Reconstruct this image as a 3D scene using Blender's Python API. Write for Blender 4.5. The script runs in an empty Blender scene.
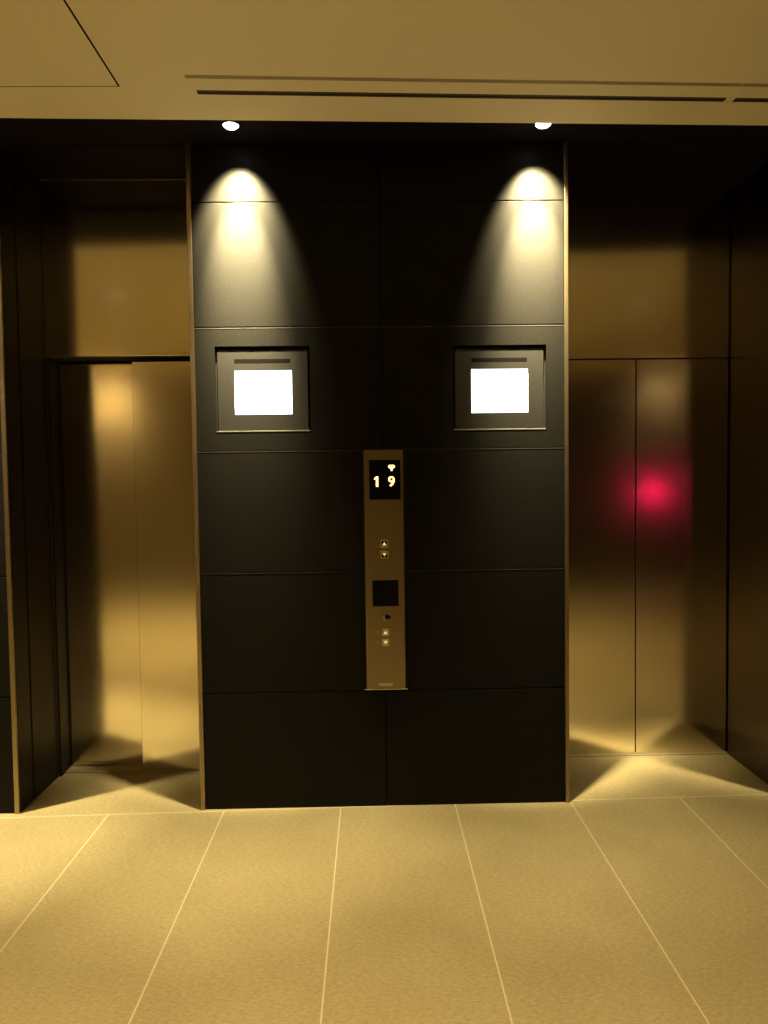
import bpy, bmesh, math
from mathutils import Matrix, Vector

scene = bpy.context.scene
col = scene.collection

# ------------------------------------------------------------------ camera
cam_data = bpy.data.cameras.new('camera')
cam = bpy.data.objects.new('camera', cam_data)
col.objects.link(cam)
cam_data.sensor_fit = 'VERTICAL'
cam_data.sensor_height = 36.0
cam_data.lens = 720.0 / 1024.0 * 36.0
cam_data.clip_start = 0.02
RT = Vector((0.99975638, -0.01789598, -0.01291962))
UP = Vector((0.01365285, 0.04147469, 0.99904627))
FW = Vector((0.01734308, 0.99897927, -0.04170892))
M = Matrix((RT, UP, -FW)).transposed().to_4x4()
M.translation = Vector((0.7835, -3.2774, 1.5))
cam.matrix_world = M
scene.camera = cam

# ------------------------------------------------------------------ world, exposure
world = bpy.data.worlds.new('world')
scene.world = world
world.use_nodes = True
world.node_tree.nodes['Background'].inputs[0].default_value = (1.0, 0.75, 0.4, 1)
world.node_tree.nodes['Background'].inputs[1].default_value = 0.0
scene.view_settings.view_transform = 'Standard'
scene.view_settings.look = 'None'
scene.view_settings.exposure = 0.0
scene.view_settings.gamma = 1.0
scene.view_settings.use_curve_mapping = False

# light levels (watts) used by the lamp builders below
SOFFIT_W = 700.0         # wall-grazing beam of each soffit spotlight
SOFFIT_CORE_W = 1800.0    # tight core of that beam
SOFFIT_WIDE_W = 450.0      # spill of each soffit spotlight
HALL_W = 300.0            # hall ceiling downlights
SOFFIT_COL = (1.0, 0.83, 0.45)
HALL_COL = (1.0, 0.76, 0.36)

# ------------------------------------------------------------------ materials
def new_mat(name):
    m = bpy.data.materials.new(name)
    m.use_nodes = True
    nt = m.node_tree
    b = nt.nodes['Principled BSDF']
    return m, nt, b

def mottled(name, c1, c2, rough, scale=60, bump=0.0, stretch=(1, 1, 1), metallic=0.0, rough_var=0.0, spec=0.5, fine=0.0):
    m, nt, b = new_mat(name)
    tc = nt.nodes.new('ShaderNodeTexCoord')
    mp = nt.nodes.new('ShaderNodeMapping')
    mp.inputs['Scale'].default_value = stretch
    nz = nt.nodes.new('ShaderNodeTexNoise')
    nz.inputs['Scale'].default_value = scale
    nz.inputs['Detail'].default_value = 5
    nz.inputs['Roughness'].default_value = 0.65
    cr = nt.nodes.new('ShaderNodeMix')
    cr.data_type = 'RGBA'
    cr.inputs[6].default_value = (*c1, 1)
    cr.inputs[7].default_value = (*c2, 1)
    nt.links.new(tc.outputs['Object'], mp.inputs['Vector'])
    nt.links.new(mp.outputs['Vector'], nz.inputs['Vector'])
    ramp = nt.nodes.new('ShaderNodeMapRange')
    ramp.inputs[1].default_value = 0.3
    ramp.inputs[2].default_value = 0.7
    nt.links.new(nz.outputs['Fac'], ramp.inputs[0])
    nt.links.new(ramp.outputs[0], cr.inputs[0])
    nt.links.new(cr.outputs[2], b.inputs['Base Color'])
    b.inputs['Roughness'].default_value = rough
    b.inputs['Metallic'].default_value = metallic
    b.inputs['Specular IOR Level'].default_value = spec
    if rough_var:
        mr = nt.nodes.new('ShaderNodeMapRange')
        mr.inputs[3].default_value = rough - rough_var
        mr.inputs[4].default_value = rough + rough_var
        nt.links.new(nz.outputs['Fac'], mr.inputs[0])
        nt.links.new(mr.outputs[0], b.inputs['Roughness'])
    if bump:
        bp = nt.nodes.new('ShaderNodeBump')
        bp.inputs['Strength'].default_value = bump
        bp.inputs['Distance'].default_value = 0.002
        nt.links.new(nz.outputs['Fac'], bp.inputs['Height'])
        nt.links.new(bp.outputs['Normal'], b.inputs['Normal'])
    return m

def glow(name, colr, strength):
    m, nt, b = new_mat(name)
    b.inputs['Base Color'].default_value = (*colr, 1)
    b.inputs['Emission Color'].default_value = (*colr, 1)
    b.inputs['Emission Strength'].default_value = strength
    b.inputs['Roughness'].default_value = 0.4
    return m

def floor_stone():
    m, nt, b = new_mat('floor_stone')
    tc = nt.nodes.new('ShaderNodeTexCoord')
    mp = nt.nodes.new('ShaderNodeMapping')
    mp.inputs['Rotation'].default_value = (0, 0, 0.5)
    mp.inputs['Scale'].default_value = (1.0, 2.2, 1.0)
    n1 = nt.nodes.new('ShaderNodeTexNoise'); n1.inputs['Scale'].default_value = 55; n1.inputs['Detail'].default_value = 7; n1.inputs['Roughness'].default_value = 0.75
    n2 = nt.nodes.new('ShaderNodeTexNoise'); n2.inputs['Scale'].default_value = 3.0; n2.inputs['Detail'].default_value = 4
    nt.links.new(tc.outputs['Object'], mp.inputs[0])
    nt.links.new(mp.outputs[0], n1.inputs['Vector'])
    nt.links.new(tc.outputs['Object'], n2.inputs['Vector'])
    r1 = nt.nodes.new('ShaderNodeMapRange'); r1.inputs[1].default_value = 0.3; r1.inputs[2].default_value = 0.7
    nt.links.new(n1.outputs['Fac'], r1.inputs[0])
    mx = nt.nodes.new('ShaderNodeMix'); mx.data_type = 'RGBA'
    mx.inputs[6].default_value = (0.24, 0.2, 0.104, 1)
    mx.inputs[7].default_value = (0.46, 0.38, 0.205, 1)
    nt.links.new(r1.outputs[0], mx.inputs[0])
    m2 = nt.nodes.new('ShaderNodeMix'); m2.data_type = 'RGBA'; m2.blend_type = 'MULTIPLY'
    r2 = nt.nodes.new('ShaderNodeMapRange'); r2.inputs[1].default_value = 0.35; r2.inputs[2].default_value = 0.65; r2.inputs[3].default_value = 0.0; r2.inputs[4].default_value = 0.4
    nt.links.new(n2.outputs['Fac'], r2.inputs[0])
    nt.links.new(r2.outputs[0], m2.inputs[0])
    nt.links.new(mx.outputs[2], m2.inputs[6])
    m2.inputs[7].default_value = (0.78, 0.76, 0.7, 1)
    nt.links.new(m2.outputs[2], b.inputs['Base Color'])
    b.inputs['Roughness'].default_value = 0.5
    bp = nt.nodes.new('ShaderNodeBump'); bp.inputs['Strength'].default_value = 0.25; bp.inputs['Distance'].default_value = 0.001
    nt.links.new(n1.outputs['Fac'], bp.inputs['Height'])
    nt.links.new(bp.outputs['Normal'], b.inputs['Normal'])
    return m

FLOOR = floor_stone()
GROUT = mottled('pale_grout', (0.54, 0.48, 0.31), (0.6, 0.54, 0.35), 0.8)
CEIL = mottled('cream_ceiling_paint', (0.83, 0.74, 0.52), (0.86, 0.77, 0.55), 0.9, 150, 0.05)
DARKCEIL = mottled('dark_soffit_paint', (0.007, 0.005, 0.009), (0.009, 0.0065, 0.011), 0.7, 120, spec=0.1)
TILE = mottled('charcoal_wall_panel', (0.0088, 0.0083, 0.0074), (0.0133, 0.0126, 0.0113), 0.42, 90, 0.12, rough_var=0.05, spec=0.05)
GAP = mottled('black_joint', (0.004, 0.004, 0.005), (0.006, 0.006, 0.007), 0.8)
def brushed(name, c1, c2, rough):
    m = mottled(name, c1, c2, rough, 40, 0.0, (0.6, 0.6, 30), 1.0, 0.02)
    return m
BRONZE = brushed('brushed_bronze_steel', (0.76, 0.69, 0.53), (0.79, 0.72, 0.56), 0.155)
BRONZE_DARK = brushed('dark_bronze_steel', (0.085, 0.068, 0.052), (0.1, 0.08, 0.06), 0.25)
TRIM = brushed('satin_bronze_trim', (0.31, 0.25, 0.165), (0.35, 0.28, 0.185), 0.36)
CHROME = mottled('polished_ledge_steel', (0.78, 0.74, 0.66), (0.82, 0.78, 0.7), 0.16, 60, metallic=1.0)
FACE = mottled('monitor_bronze_face', (0.010, 0.0094, 0.0076), (0.012, 0.011, 0.009), 0.45, 120, metallic=0.0)
PLATE = mottled('call_panel_bronze', (0.28, 0.22, 0.14), (0.30, 0.24, 0.15), 0.35, 120, stretch=(1, 1, 14), metallic=0.8)
SLOT = mottled('slot_brown', (0.004, 0.0036, 0.003), (0.005, 0.0045, 0.0036), 0.8, spec=0.03)
BLACK = mottled('black_glass', (0.004, 0.004, 0.005), (0.005, 0.005, 0.006), 0.3, spec=0.12)
REVEAL = mottled('dark_reveal_panel', (0.016, 0.013, 0.013), (0.021, 0.017, 0.016), 0.4, 80, rough_var=0.04, spec=0.15)
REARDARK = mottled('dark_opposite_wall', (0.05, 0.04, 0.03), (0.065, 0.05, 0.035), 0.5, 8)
REARLIT = mottled('lit_opposite_wall', (0.27, 0.22, 0.135), (0.31, 0.25, 0.155), 0.6, 8)  # same dark wall, with the light on its left put into a paler colour
SCREEN = glow('white_screen_glow', (0.86, 0.97, 1.0), 2.2)
LED = glow('amber_led', (1.0, 0.66, 0.24), 3.0)
ARROWLIT = glow('warm_button_arrow', (1.0, 0.85, 0.5), 0.5)
LEDGE = mottled('satin_ledge_steel', (0.12, 0.112, 0.095), (0.14, 0.13, 0.11), 0.35)
SILL = mottled('pale_metal_sill', (0.42, 0.36, 0.22), (0.46, 0.4, 0.25), 0.45, metallic=0.2)
JOINTLIP = mottled('joint_lip', (0.04, 0.037, 0.03), (0.047, 0.043, 0.035), 0.5)
GROOVE_SHADE = mottled('diffuser_groove_shade', (0.34, 0.27, 0.15), (0.38, 0.3, 0.17), 0.8)
BTNRIM = mottled('button_rim_brass', (0.6, 0.5, 0.27), (0.66, 0.55, 0.3), 0.5, metallic=0.2)
BTNLIT = glow('button_plate_lit', (0.62, 0.46, 0.2), 0.07)
LENS = glow('lamp_lens', (1.0, 0.93, 0.78), 9.0)
LENSDIM = glow('shielded_lamp_lens', (1.0, 0.9, 0.7), 0.8)
WHITERING = mottled('white_lamp_ring', (0.5, 0.47, 0.4), (0.55, 0.5, 0.43), 0.5)
RED = glow('red_lamp_glow', (1.0, 0.01, 0.13), 110.0)
MARKBLUE = mottled('mark_blue_grey', (0.25, 0.36, 0.5), (0.3, 0.4, 0.55), 0.5)
LABELSTRIP = mottled('label_strip_metal', (0.62, 0.54, 0.36), (0.66, 0.57, 0.38), 0.4, metallic=0.5)
DIFF = mottled('diffuser_cream_metal', (0.82, 0.73, 0.51), (0.85, 0.76, 0.54), 0.85)
DARKSLOT = mottled('diffuser_slot_dark', (0.06, 0.035, 0.015), (0.07, 0.04, 0.018), 0.8)

# ------------------------------------------------------------------ mesh helpers
def box(bm, x0, x1, y0, y1, z0, z1, mi=0, bev=0.0):
    vs = [bm.verts.new((x, y, z)) for x in (x0, x1) for y in (y0, y1) for z in (z0, z1)]
    idx = [(0, 1, 3, 2), (4, 6, 7, 5), (0, 4, 5, 1), (2, 3, 7, 6), (0, 2, 6, 4), (1, 5, 7, 3)]
    fs = [bm.faces.new([vs[i] for i in f]) for f in idx]
    bmesh.ops.recalc_face_normals(bm, faces=fs)
    for f in fs:
        f.material_index = mi
    if bev:
        es = list({e for f in fs for e in f.edges})
        r = bmesh.ops.bevel(bm, geom=es, offset=bev, segments=2, profile=0.5, affect='EDGES')
        for f in r['faces']:
            f.material_index = mi

def ring_box(bm, x0, x1, z0, z1, hx0, hx1, hz0, hz1, y0, y1, mi=0):
    """a slab facing -y with a rectangular opening right through it"""
    def loop(a, b, c, d, y):
        return [bm.verts.new(p) for p in ((a, y, c), (b, y, c), (b, y, d), (a, y, d))]
    of, ob = loop(x0, x1, z0, z1, y0), loop(x0, x1, z0, z1, y1)
    hf, hb = loop(hx0, hx1, hz0, hz1, y0), loop(hx0, hx1, hz0, hz1, y1)
    fs = []
    for i in range(4):
        j = (i + 1) % 4
        fs.append(bm.faces.new((of[i], of[j], hf[j], hf[i])))
        fs.append(bm.faces.new((ob[j], ob[i], hb[i], hb[j])))
        fs.append(bm.faces.new((of[j], of[i], ob[i], ob[j])))
        fs.append(bm.faces.new((hf[i], hf[j], hb[j], hb[i])))
    bmesh.ops.recalc_face_normals(bm, faces=fs)
    for f in fs:
        f.material_index = mi

def prism(bm, pts, y0, y1, mi=0):
    """polygon of (x, z) points extruded from y0 to y1"""
    a = [bm.verts.new((x, y0, z)) for x, z in pts]
    b = [bm.verts.new((x, y1, z)) for x, z in pts]
    n = len(pts)
    fs = [bm.faces.new(a), bm.faces.new(list(reversed(b)))]
    for i in range(n):
        j = (i + 1) % n
        fs.append(bm.faces.new((a[j], a[i], b[i], b[j])))
    bmesh.ops.recalc_face_normals(bm, faces=fs)
    for f in fs:
        f.material_index = mi

def lathe(bm, prof, n=40, mi=0):
    """revolve (r, z) profile about z"""
    rows = []
    for r, z in prof:
        if r < 1e-6:
            rows.append([bm.verts.new((0, 0, z))])
        else:
            rows.append([bm.verts.new((r * math.cos(2 * math.pi * k / n), r * math.sin(2 * math.pi * k / n), z)) for k in range(n)])
    fs = []
    for a, b in zip(rows, rows[1:]):
        for k in range(n):
            l = (k + 1) % n
            if len(a) == 1 and len(b) == 1:
                continue
            if len(a) == 1:
                fs.append(bm.faces.new((a[0], b[k], b[l])))
            elif len(b) == 1:
                fs.append(bm.faces.new((a[k], a[l], b[0])))
            else:
                fs.append(bm.faces.new((a[k], a[l], b[l], b[k])))
    bmesh.ops.recalc_face_normals(bm, faces=fs)
    for f in fs:
        f.smooth = True
        f.material_index = mi

def obj(name, bm, mats, parent=None, kind=None):
    me = bpy.data.meshes.new(name)
    bm.to_mesh(me)
    bm.free()
    for m in (mats if isinstance(mats, (list, tuple)) else [mats]):
        me.materials.append(m)
    o = bpy.data.objects.new(name, me)
    col.objects.link(o)
    if parent:
        o.parent = parent
    if kind:
        o['kind'] = kind
    return o

def struct(name, bm, mats):
    return obj(name, bm, mats, None, 'structure')

def thing(name, label, cat, loc=(0, 0, 0), group=None):
    o = bpy.data.objects.new(name, None)
    o.empty_display_size = 0.1
    col.objects.link(o)
    o.location = loc
    o['label'] = label
    o['category'] = cat
    if group:
        o['group'] = group
    return o

def copy_tree(o, parent=None):
    c = o.copy()
    col.objects.link(c)
    if parent:
        c.parent = parent
    for ch in list(o.children):
        copy_tree(ch, c)
    return c

def part(name, parent, mats, fn, label=None):
    bm = bmesh.new()
    fn(bm)
    o = obj(name, bm, mats, parent)
    if label:
        o['label'] = label
    return o

# ------------------------------------------------------------------ dimensions
W = 1.676               # width of the pier between the lifts
SOF = 3.01              # dark soffit height
SOFL = 3.032            # ceiling inside the left recess
CZ = 2.95               # cream ceiling height
LX = -0.85              # left side of the left recess
RX = 2.70               # right side of the right recess
DL, DR = 0.41, 0.553    # recess depths
ROWS = [0.0, 0.540, 1.094, 1.648, 2.202, 2.755, SOF]
X_MIN, X_MAX, Y_MIN = -3.4, 5.6, -5.4

# ------------------------------------------------------------------ floor
def floor_mesh():
    bm = bmesh.new()
    xs = [-0.436 - 0.53 * k for k in range(6, 0, -1)] + [-0.436, 0.088, 0.623, 1.153, 1.692, 2.212] + [2.212 + 0.53 * k for k in range(1, 7)]
    g = 0.0025
    sk = lambda x: (x - 0.84) * 0.022          # the cross joints run a touch out of square
    def quad(x0, x1, ya, yb, mi, s0=True, s1=True):
        f = bm.faces.new([bm.verts.new(p) for p in ((x0, ya + (sk(x0) if s0 else 0), 0), (x1, ya + (sk(x1) if s0 else 0), 0),
                                                    (x1, yb + (sk(x1) if s1 else 0), 0), (x0, yb + (sk(x0) if s1 else 0), 0))])
        f.material_index = mi
    yj = -0.002
    quad(X_MIN, X_MAX, yj + g, 0.75, 0, True, False)   # slabs behind the cross joint
    quad(X_MIN, X_MAX, yj - g, yj + g, 1)
    ys = [yj - g]
    while ys[-1] > Y_MIN + 0.3:
        ys.append(ys[-1] - 1.62)
    edges = [X_MIN] + [x for x in xs if X_MIN < x < X_MAX] + [X_MAX]
    for y1, y0 in zip(ys, ys[1:]):
        quad(X_MIN, X_MAX, y0, y0 + 2 * g, 1)
        for a, b in zip(edges, edges[1:]):
            quad(a + g, b - g, y0 + 2 * g, y1, 0)
            quad(b - g, b + g, y0 + 2 * g, y1, 1)
    # thickness below
    box(bm, X_MIN, X_MAX, Y_MIN, 0.75, -0.08, -0.004, 0)
    return bm
struct('floor', floor_mesh(), [FLOOR, GROUT])

# ------------------------------------------------------------------ ceilings
# cream ceiling: front edge runs a touch out of square with the lifts
bm = bmesh.new()
EDGE = lambda x: -0.314 + (x - 0.855) * 0.028
pts = [(X_MIN, Y_MIN), (X_MAX, Y_MIN), (X_MAX, EDGE(X_MAX)), (X_MIN, EDGE(X_MIN))]
lo = [bm.verts.new((x, y, CZ)) for x, y in pts]
hi = [bm.verts.new((x, y, CZ + 0.22)) for x, y in pts]
bm.faces.new(list(reversed(lo))); bm.faces.new(hi)
for i in range(4):
    j = (i + 1) % 4
    f = bm.faces.new((lo[i], lo[j], hi[j], hi[i]))
    if i == 2:
        f.material_index = 1
struct('ceiling', bm, [CEIL, DARKCEIL])
bm = bmesh.new()
box(bm, X_MIN, X_MAX, -0.46, -0.004, SOF, SOF + 0.1, 0)
box(bm, -0.01, X_MAX, 0.004, 0.75, SOF, SOF + 0.1, 0)
box(bm, X_MIN, -0.012, 0.004, 0.036, SOF - 0.001, SOF + 0.1, 0)
box(bm, X_MIN, -0.012, 0.040, 0.75, SOFL, SOF + 0.1, 0)
box(bm, X_MIN, X_MAX, -0.46, 0.75, SOF + 0.05, SOF + 0.12, 1)
struct('ceiling', bm, [DARKCEIL, GAP])

# ------------------------------------------------------------------ front wall between the lifts
MON = [(0.088, 0.515, 1.732, 2.118), (1.160, 1.585, 1.728, 2.113)]
CPX0, CPX1, CPZ0, CPZ1 = 0.740, 0.941, 0.5475, 1.648
def pier_mesh():
    bm = bmesh.new()
    g = 0.0018
    y1 = 0.045
    mid = 0.838
    x0, x1 = 0.001, W - 0.010
    for k in range(6):
        a, b = ROWS[k] + (g if k else 0.0), ROWS[k + 1] - g
        for c, (p, q) in enumerate(((x0, mid - g), (mid + g, x1))):
            if k == 3:
                h = MON[c]
                ring_box(bm, p, q, a, b, h[0], h[1], h[2], h[3], 0.0, y1)
            elif k in (1, 2):
                # the call panel stands in a slot through the middle of these rows
                if c == 0:
                    box(bm, p, CPX0, 0.0, y1, a, b, 0, 0.0025)
                else:
                    box(bm, CPX1, q, 0.0, y1, a, b, 0, 0.0025)
            else:
                box(bm, p, q, 0.0, y1, a, b, 0, 0.0025)
    # pale lips along the horizontal joints
    for k in range(2, 5):
        z = ROWS[k]
        for p, q in (((x0, CPX0), (CPX1, x1)) if k in (1, 2) else ((x0, mid - g), (mid + g, x1))):
            box(bm, p, q, -0.0008, y1, z - g - (0.0022 if k == 2 else 0.0034), z - g - 0.0004, 2)
    # core behind the panels
    box(bm, 0.0, W - 0.008, 0.046, 0.62, 0.0, SOF, 1)
    return bm
struct('wall_front', pier_mesh(), [TILE, GAP, JOINTLIP])

def strip(x0, x1, y0, y1, z1=SOF, mats=TRIM):
    bm = bmesh.new()
    box(bm, x0, x1, y0, y1, 0.0, z1, 0, 0.0015)
    return bm
struct('trim_1', strip(-0.021, -0.0005, -0.008, 0.40), TRIM)
struct('trim_2', strip(W - 0.0085, W + 0.0085, -0.008, DR - 0.001), TRIM)
struct('trim_3', strip(LX - 0.022, LX - 0.001, -0.005, 0.006), TRIM)

# ------------------------------------------------------------------ front walls either side
def side_front(x0, x1, seams):
    bm = bmesh.new()
    g = 0.0025
    xs = [x0] + seams + [x1]
    for a, b in zip(xs, xs[1:]):
        for k in range(6):
            box(bm, a + (g if a != x0 else 0), b - (g if b != x1 else 0), 0.0, 0.045, ROWS[k] + (g if k else 0), ROWS[k + 1] - g, 0, 0.0025)
    box(bm, x0, x1, 0.046, 0.62, 0.0, SOF, 1)
    return bm
struct('wall_front_left', side_front(X_MIN, LX - 0.022, [-1.71, -2.55]), [TILE, GAP])
struct('wall_front_right', side_front(RX + 0.05, X_MAX, [3.59, 4.43]), [TILE, GAP])

# ------------------------------------------------------------------ left recess lining (dark reveal)
bm = bmesh.new()
box(bm, LX - 0.02, LX, 0.008, 0.132, 0.0, SOFL - 0.001, 0, 0.001)
box(bm, LX - 0.02, LX - 0.008, 0.130, 0.148, 0.0, SOFL - 0.001, 1)
box(bm, LX - 0.02, LX, 0.147, DL, 0.0, SOFL - 0.001, 0, 0.001)
struct('wall_recess_left', bm, [REVEAL, GAP])

# right recess lining (bronze)
bm = bmesh.new()
box(bm, RX, RX + 0.048, 0.0, DR + 0.03, 0.0, SOF, 0, 0.001)
struct('wall_recess_right', bm, [BRONZE_DARK, GAP])

# ------------------------------------------------------------------ left lift entrance
d1 = bpy.data.objects.new('door_1', None); col.objects.link(d1)
d1['kind'] = 'structure'
d1['label'] = 'left elevator doorway with two sliding bronze steel leaves in a dark recess'
d1.location = (-0.43, DL, 0)
ox, oy = -0.43, DL
def L(bm, x0, x1, y0, y1, z0, z1, mi=0, bev=0.0):
    box(bm, x0 - ox, x1 - ox, y0 - oy, y1 - oy, z0, z1, mi, bev)
part('transom', d1, [BRONZE, TRIM, GAP], lambda bm: (L(bm, LX + 0.001, -0.0235, DL, DL + 0.155, 2.152, SOFL - 0.008, 0, 0.0015),
                                                L(bm, LX + 0.005, -0.0235, DL + 0.005, DL + 0.150, 2.149, 2.1525, 2),
                                                L(bm, LX + 0.001, -0.0235, DL - 0.004, DL + 0.01, SOFL - 0.008, SOFL - 0.001, 1)))
part('jamb', d1, [REVEAL, TRIM], lambda bm: (L(bm, LX, LX + 0.004, DL + 0.001, DL + 0.006, 0.0, 2.1485, 1),
                                             L(bm, LX, LX + 0.014, DL + 0.007, DL + 0.155, 0.0, 2.1485, 0, 0.001)))
part('door_leaf', d1, [BRONZE], lambda bm: L(bm, -0.829, -0.40, DL + 0.120, DL + 0.150, 0.014, 2.134, 0, 0.0015))
part('door_leaf', d1, [BRONZE], lambda bm: L(bm, -0.432, -0.024, DL + 0.046, DL + 0.076, 0.010, 2.131, 0, 0.0015))
part('sill', d1, [SILL, GAP], lambda bm: (L(bm, LX + 0.015, -0.024, DL + 0.045, DL + 0.060, 0.0005, 0.009, 0, 0.001),
                                          L(bm, LX + 0.015, -0.024, DL + 0.060, DL + 0.070, 0.0005, 0.004, 1),
                                          L(bm, LX + 0.015, -0.024, DL + 0.070, DL + 0.150, 0.0005, 0.009, 0, 0.001)))
part('door_shaft_cover', d1, [GAP], lambda bm: L(bm, LX - 0.02, -0.001, DL + 0.156, DL + 0.17, 0.0005, SOFL - 0.001))

# ------------------------------------------------------------------ right lift entrance
d2 = bpy.data.objects.new('door_2', None); col.objects.link(d2)
d2['kind'] = 'structure'
d2['label'] = 'right elevator doorway with two bronze steel leaves meeting at a centre seam'
d2.location = (2.2, DR, 0)
def Rr(bm, x0, x1, y0, y1, z0, z1, mi=0, bev=0.0):
    box(bm, x0 - 2.2, x1 - 2.2, y0 - DR, y1 - DR, z0, z1, mi, bev)
part('transom', d2, [BRONZE], lambda bm: Rr(bm, W + 0.0086, RX - 0.004, DR, DR + 0.03, 2.140, SOF - 0.002, 0, 0.0015))
part('door_leaf', d2, [BRONZE], lambda bm: Rr(bm, W + 0.0086, 2.197, DR, DR + 0.03, 0.008, 2.133, 0, 0.0015))
part('door_leaf', d2, [BRONZE], lambda bm: Rr(bm, 2.2025, RX - 0.006, DR, DR + 0.03, 0.008, 2.133, 0, 0.0015))
part('sill', d2, [SILL], lambda bm: Rr(bm, W + 0.0086, RX - 0.001, DR - 0.014, DR + 0.03, 0.0005, 0.006, 0, 0.001))
part('door_shaft_cover', d2, [GAP], lambda bm: Rr(bm, W - 0.008, RX + 0.048, DR + 0.034, DR + 0.05, 0.0005, SOF - 0.001))

# ------------------------------------------------------------------ rest of the hall (seen only in the steel)
bm = bmesh.new()
box(bm, X_MIN, 1.6, Y_MIN - 0.1, Y_MIN, 0, CZ, 0)  # left part coloured as if lit
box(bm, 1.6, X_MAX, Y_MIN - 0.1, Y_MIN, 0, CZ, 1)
struct('wall_rear', bm, [REARLIT, REARDARK])
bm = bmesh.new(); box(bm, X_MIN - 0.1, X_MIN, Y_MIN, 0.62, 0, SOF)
struct('wall_left', bm, [REARLIT])
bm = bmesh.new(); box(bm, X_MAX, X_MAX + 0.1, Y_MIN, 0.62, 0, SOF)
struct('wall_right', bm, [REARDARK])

# ------------------------------------------------------------------ wall monitors
def monitor(i, label):
    h = MON[i]
    t = thing('wall_monitor', label, 'monitor', (h[0], 0.0, h[2]), 'small wall screens above the call panel')
    w, hh = h[1] - h[0], h[3] - h[2]
    part('housing', t, [GAP], lambda bm: (ring_box(bm, 0.001, w - 0.001, 0.001, hh - 0.001, 0.004, w - 0.004, 0.004, hh - 0.003, 0.014, 0.045),
                                          box(bm, 0.001, w - 0.001, 0.0395, 0.045, 0.001, hh - 0.001)))
    fx0, fx1, fz0, fz1 = 0.010, w - 0.012, 0.010, hh - 0.015
    sx0, sz0, sw, sh = 0.084, 0.080, 0.260, 0.199
    def face(bm):
        ring_box(bm, fx0, fx1, fz0, fz1, sx0, sx0 + sw, sz0, sz0 + sh, 0.005, 0.036)
        bm.normal_update()
    fp = part('faceplate', t, [FACE], face)
    sc = part('screen', t, [SCREEN], lambda bm: box(bm, sx0 + 0.0005, sx0 + sw - 0.0005, 0.009, 0.034, sz0 + 0.0005, sz0 + sh - 0.0005, 0, 0.001), 'glowing blank white screen')
    part('speaker_slot', fp, [SLOT], lambda bm: box(bm, sx0 + 0.002, sx0 + sw - 0.006, 0.0047, 0.006, fz1 - 0.060, fz1 - 0.042))
    part('ledge', t, [LEDGE], lambda bm: box(bm, 0.003, w - 0.003, -0.0012, 0.038, 0.0015, 0.007, 0, 0.001), 'thin polished steel ledge')
    return t
monitor(0, 'small lit white wall screen left of the call panel, nearest the left elevator')
monitor(1, 'small lit white wall screen right of the call panel, nearest the right elevator')

# ------------------------------------------------------------------ call panel
PX, PZ = 0.8405, 0.5475
cp = thing('elevator_call_panel', 'tall narrow bronze elevator call panel with lit floor number 19 and arrow buttons', 'call panel', (PX, 0, PZ))
def B(bm, x0, x1, y0, y1, z0, z1, mi=0, bev=0.0):
    box(bm, x0 - PX, x1 - PX, y0, y1, z0 - PZ, z1 - PZ, mi, bev)
part('back_frame', cp, [GAP], lambda bm: B(bm, CPX0 + 0.001, CPX1 - 0.001, 0.006, 0.045, CPZ0 + 0.002, CPZ1))
plate = part('faceplate', cp, [PLATE], lambda bm: B(bm, 0.7515, 0.9295, -0.006, 0.006, 0.552, 1.645, 0, 0.0015))
part('ledge', cp, [CHROME], lambda bm: B(bm, 0.738, 0.9405, -0.012, 0.006, 0.5475, 0.5515, 0, 0.0008), 'thin polished steel bottom edge')
win = part('display_window', plate, [BLACK], lambda bm: B(bm, 0.775, 0.917, -0.0075, -0.004, 1.420, 1.600, 0, 0.0008), 'black display with amber digits')

def digit(ch, cx, cz, hgt):
    cu = bpy.data.curves.new('digit', 'FONT')
    cu.body = ch
    cu.align_x = 'CENTER'
    cu.size = hgt / 0.72
    cu.extrude = 0.0006
    cu.offset = 0.0009
    tmp = bpy.data.objects.new('digit_tmp', cu)
    col.objects.link(tmp)
    dg = bpy.context.evaluated_depsgraph_get()
    me = bpy.data.meshes.new_from_object(tmp.evaluated_get(dg))
    bpy.data.objects.remove(tmp)
    me.transform(Matrix.Rotation(math.pi / 2, 4, 'X'))
    zs = [v.co.z for v in me.vertices]; xs = [v.co.x for v in me.vertices]
    me.transform(Matrix.Translation((cx - PX - (max(xs) + min(xs)) / 2, -0.0082, cz - PZ - (max(zs) + min(zs)) / 2)))
    me.materials.clear(); me.materials.append(LED)
    o = bpy.data.objects.new('digit', me)
    col.objects.link(o)
    o.parent = plate
    return o
def digit_one(bm):
    cx, cz, h = 0.809 - PX, 1.502 - PZ, 0.0235
    prism(bm, [(cx - 0.0035, cz - h), (cx + 0.0065, cz - h), (cx + 0.0065, cz + h), (cx - 0.0015, cz + h), (cx - 0.0115, cz + h * 0.62), (cx - 0.0115, cz + h * 0.36), (cx - 0.0035, cz + h * 0.52)], -0.0088, -0.0074)
part('digit', plate, [LED], digit_one)
digit('9', 0.876, 1.502, 0.046)
def led_arrow(bm):
    s = 0.0135; cx, cz = 0.877 - PX, 1.563 - PZ
    p = [(-0.8, 1), (0.8, 1), (1.2, 0.4), (0.95, 0.1), (0.32, -0.3), (0.25, -1), (-0.25, -1), (-0.32, -0.3), (-0.95, 0.1), (-1.2, 0.4)]
    prism(bm, [(cx + a * s, cz + b * s) for a, b in p], -0.0088, -0.0074)
part('direction_arrow', plate, [LED], led_arrow, 'glowing amber direction arrow')

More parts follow.
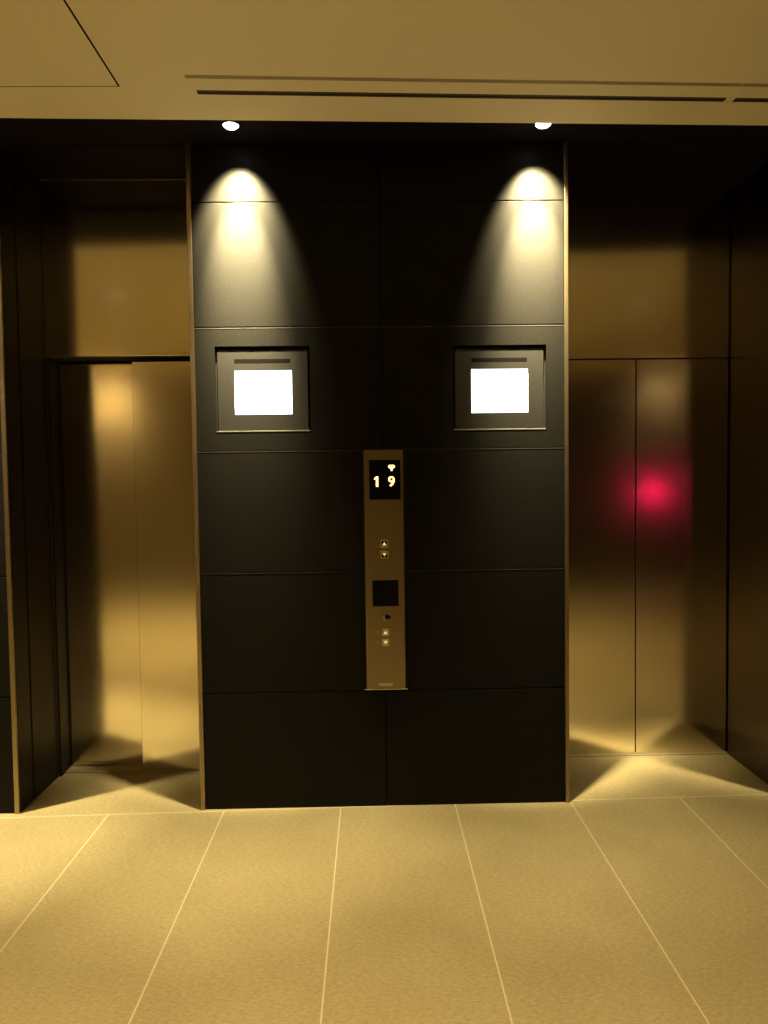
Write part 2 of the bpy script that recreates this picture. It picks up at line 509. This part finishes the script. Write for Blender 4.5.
def call_button(cz, up, size, lit, bright):
    def rim(bm):
        ring_box(bm, 0.8400 - PX - size / 2, 0.8400 - PX + size / 2, cz - PZ - size / 2, cz - PZ + size / 2,
                 0.8400 - PX - size * 0.36, 0.8400 - PX + size * 0.36, cz - PZ - size * 0.36, cz - PZ + size * 0.36, -0.0085, -0.0055)
    b = part('call_button', plate, [BTNRIM], rim)
    part('button_cap', b, [bright], lambda bm: B(bm, 0.84 - size * 0.355, 0.84 + size * 0.355, -0.0078, -0.0055, cz - size * 0.355, cz + size * 0.355, 0, 0.0005))
    s = size * 0.27
    sg = 1 if up else -1
    part('arrow', b, [lit], lambda bm: prism(bm, [(0.84 - PX - s, cz - PZ - sg * s * 0.8), (0.84 - PX + s, cz - PZ - sg * s * 0.8), (0.84 - PX, cz - PZ + sg * s * 0.9)], -0.0088, -0.0076))
call_button(1.219, True, 0.036, ARROWLIT, SLOT)
call_button(1.169, False, 0.036, ARROWLIT, SLOT)
call_button(0.811, True, 0.034, ARROWLIT, BTNLIT)
call_button(0.765, False, 0.034, ARROWLIT, BTNLIT)
def dots(cz):
    def f(bm):
        for a in (-1, 1):
            for k in (-1, 0, 1):
                B(bm, 0.8065 + a * 0.003 - 0.0016, 0.8065 + a * 0.003 + 0.0016, -0.0075, -0.0055, cz + k * 0.0055 - 0.0016, cz + k * 0.0055 + 0.0016, 0, 0.0006)
    return f
part('braille', plate, [LABELSTRIP], dots(0.813))
part('braille', plate, [LABELSTRIP], dots(0.765))
rd = part('card_reader', plate, [BLACK], lambda bm: B(bm, 0.783, 0.902, -0.009, -0.0055, 0.932, 1.052, 0, 0.001), 'square black glass card reader')
part('reader_edge', rd, [TRIM], lambda bm: B(bm, 0.783, 0.902, -0.0095, -0.0055, 1.0522, 1.0545, 0, 0.0004))
def mark(bm):
    cx, cz = 0.850 - PX, 0.880 - PZ
    # dark arrow shape pointing right over a pale blue crescent
    prism(bm, [(cx - 0.010, cz + 0.012), (cx + 0.004, cz + 0.013), (cx + 0.018, cz + 0.002), (cx + 0.006, cz - 0.008), (cx - 0.012, cz - 0.004)], -0.0076, -0.0055, 0)
    n = 10
    outer = [(cx - 0.006 + 0.015 * math.cos(a), cz + 0.015 * math.sin(a)) for a in [math.radians(140 + 150 * k / n) for k in range(n + 1)]]
    inner = [(cx - 0.003 + 0.011 * math.cos(a), cz + 0.001 + 0.011 * math.sin(a)) for a in [math.radians(140 + 150 * k / n) for k in range(n, -1, -1)]]
    prism(bm, outer + inner, -0.0079, -0.0055, 1)
part('card_mark', plate, [BLACK, MARKBLUE], mark, 'small dark and pale blue mark')
def strip_mark(bm):
    B(bm, 0.806, 0.872, -0.0072, -0.0055, 0.565, 0.568)
    B(bm, 0.806, 0.872, -0.0072, -0.0055, 0.574, 0.5755)
    for k in range(8):
        B(bm, 0.807 + k * 0.0082, 0.8125 + k * 0.0082, -0.0072, -0.0055, 0.5685, 0.5735)
part('maker_plate', plate, [LABELSTRIP], strip_mark, 'pale nameplate strip')

# ------------------------------------------------------------------ soffit spotlights
LY, LZ = -0.168, SOF
def lamp_light(kind_name, parent, watts, size_deg, blend, tilt, radius, colr, z=-0.026):
    ld = bpy.data.lights.new(kind_name, 'SPOT')
    ld.energy = watts
    ld.color = colr
    ld.spot_size = math.radians(size_deg)
    ld.spot_blend = blend
    ld.shadow_soft_size = radius
    o = bpy.data.objects.new(kind_name, ld)
    col.objects.link(o)
    o.parent = parent
    o.location = (0, 0, z)
    o.rotation_euler = (tilt, 0, 0)
    return o
def soffit_lamp(x, label, w=1.0, spill=1.0):
    t = thing('ceiling_spotlight', label, 'spotlight', (x, LY, LZ), 'narrow spotlights in the dark soffit')
    part('trim_ring', t, [BLACK], lambda bm: lathe(bm, [(0.033, -0.0005), (0.046, -0.0005), (0.047, -0.003), (0.045, -0.005), (0.036, -0.005), (0.033, -0.003), (0.033, -0.0005)]))
    part('lamp_lens', t, [LENS], lambda bm: lathe(bm, [(0.0, -0.014), (0.014, -0.0125), (0.025, -0.0085), (0.031, -0.0035), (0.0325, -0.0006), (0.0, -0.0006)]), 'glowing white lens')
    lamp_light('spot_beam', t, SOFFIT_W * w, 64, 1.0, math.radians(31), 0.02, SOFFIT_COL)
    lamp_light('spot_core', t, SOFFIT_CORE_W * w, 38, 1.0, math.radians(20), 0.02, SOFFIT_COL)
    lamp_light('spot_spill', t, SOFFIT_WIDE_W * spill, 39, 1.0, 0.0, 0.02, SOFFIT_COL)
    return t
soffit_lamp(0.213, 'glowing round spotlight in the dark soffit above the left wall screen')
soffit_lamp(1.535, 'glowing round spotlight in the dark soffit above the right wall screen', 1.0, 0.5)
soffit_lamp(-1.115, 'round soffit spotlight left of the left elevator, outside the picture edge', 1.0, 2.0)
soffit_lamp(2.860, 'round soffit spotlight right of the right elevator, outside the picture edge', 0.5, 0.22)

# ------------------------------------------------------------------ hall downlights (behind the viewer)
def hall_lamp(x, y, label, w=1.0, size=79, tilt=0.0):
    t = thing('hall_downlight', label, 'downlight', (x, y, CZ), 'downlights in the cream ceiling behind the viewer')
    part('trim_ring', t, [WHITERING], lambda bm: lathe(bm, [(0.055, -0.0005), (0.072, -0.0005), (0.073, -0.004), (0.070, -0.007), (0.058, -0.008), (0.055, -0.004), (0.055, -0.0005)]))
    part('lamp_lens', t, [LENSDIM], lambda bm: lathe(bm, [(0.0, -0.007), (0.03, -0.0065), (0.050, -0.003), (0.0545, -0.0006), (0.0, -0.0006)]))
    lamp_light('hall_beam', t, HALL_W * w, size, 1.0, tilt, 0.05, HALL_COL)
for x, y, lb, w, sz in ((-1.15, -1.45, 'round ceiling downlight ahead of the viewer, over the left elevator approach', 0.65, 70),
                        (0.1, -1.45, 'round ceiling downlight ahead of the viewer, left of the middle', 0.85, 70),
                        (1.5, -1.45, 'round ceiling downlight ahead of the viewer, right of the middle', 0.75, 70),
                        (3.05, -1.65, 'round ceiling downlight ahead of the viewer, over the right elevator approach', 0.38, 70),
                        (-1.6, -3.2, 'round ceiling downlight at the left side behind the viewer', 2.3, 84),
                        (0.5, -3.4, 'round ceiling downlight just behind the viewer', 0.8, 84),
                        (2.6, -3.2, 'round ceiling downlight at the right side behind the viewer', 0.5, 84)):
    hall_lamp(x, y, lb, w, sz)
# two wall washers close to the opposite wall
hall_lamp(-2.65, -5.27, 'round wall-washing downlight against the left of the opposite wall', 0.8, 96, math.radians(-30))
hall_lamp(4.75, -5.25, 'round wall-washing downlight against the right of the opposite wall', 0.4, 90, math.radians(-25))

# ------------------------------------------------------------------ ceiling access hatch
hx0, hx1, hy0, hy1 = -0.71, -0.110, -1.18, -0.580
t = thing('ceiling_access_hatch', 'square cream access hatch in the ceiling above the left elevator', 'hatch', ((hx0 + hx1) / 2, (hy0 + hy1) / 2, CZ))
hw, hd = (hx1 - hx0) / 2, (hy1 - hy0) / 2
part('hatch_frame', t, [SLOT], lambda bm: box(bm, -hw, hw, -hd, hd, -0.0012, -0.0003))
part('hatch_panel', t, [CEIL], lambda bm: box(bm, -hw + 0.004, hw - 0.006, -hd + 0.004, hd - 0.006, -0.0024, -0.0013, 0, 0.0004))

# ------------------------------------------------------------------ linear air diffuser
def diffuser(x0, x1, label):
    t = thing('linear_air_diffuser', label, 'air vent', (x0, -0.575 + (x0 - 0.139) * 0.033, CZ), 'linear air slots in the cream ceiling')
    t.rotation_euler = (0, 0, 0.033)
    w = x1 - x0
    # flat tan strip along the near edge paints in the groove's shading
    part('frame', t, [DIFF, GROOVE_SHADE], lambda bm: (box(bm, 0.0, w, -0.078, -0.058, -0.0010, -0.0003, 1),
                                              box(bm, 0.006, w - 0.003, -0.058, 0.018, -0.0018, -0.0003, 0, 0.0005),
                                              box(bm, 0.004, w - 0.003, 0.049, 0.066, -0.0014, -0.0003, 0, 0.0004)))
    part('air_slot', t, [DARKSLOT], lambda bm: box(bm, 0.022, w - 0.010, 0.018, 0.049, -0.0012, -0.0004))
    part('slot_blade', t, [SLOT], lambda bm: box(bm, 0.024, w - 0.008, 0.034, 0.038, -0.0020, -0.0012))
    return t
diffuser(0.139, 2.174, 'long linear air slot in the cream ceiling in front of the two spotlights')
diffuser(2.1765, 4.2, 'right-hand section of the linear air slot, cut by the picture edge')

# ------------------------------------------------------------------ red alarm lamp on the opposite wall
t = thing('alarm_lamp', 'red alarm lamp facing the elevators, mirrored as a red glow in the right elevator door', 'lamp', (4.62, Y_MIN, 1.32))
def turn(bm):
    bmesh.ops.rotate(bm, verts=bm.verts, cent=(0, 0, 0), matrix=Matrix.Rotation(-math.pi / 2, 3, 'X'))
part('lamp_base', t, [BLACK], lambda bm: (lathe(bm, [(0.0, 0.0005), (0.075, 0.0005), (0.075, 0.02), (0.06, 0.03), (0.0, 0.03)]), turn(bm)))
part('lamp_dome', t, [RED], lambda bm: (lathe(bm, [(0.028, 0.0305), (0.027, 0.042), (0.021, 0.052), (0.011, 0.058), (0.0, 0.059)]), turn(bm)))
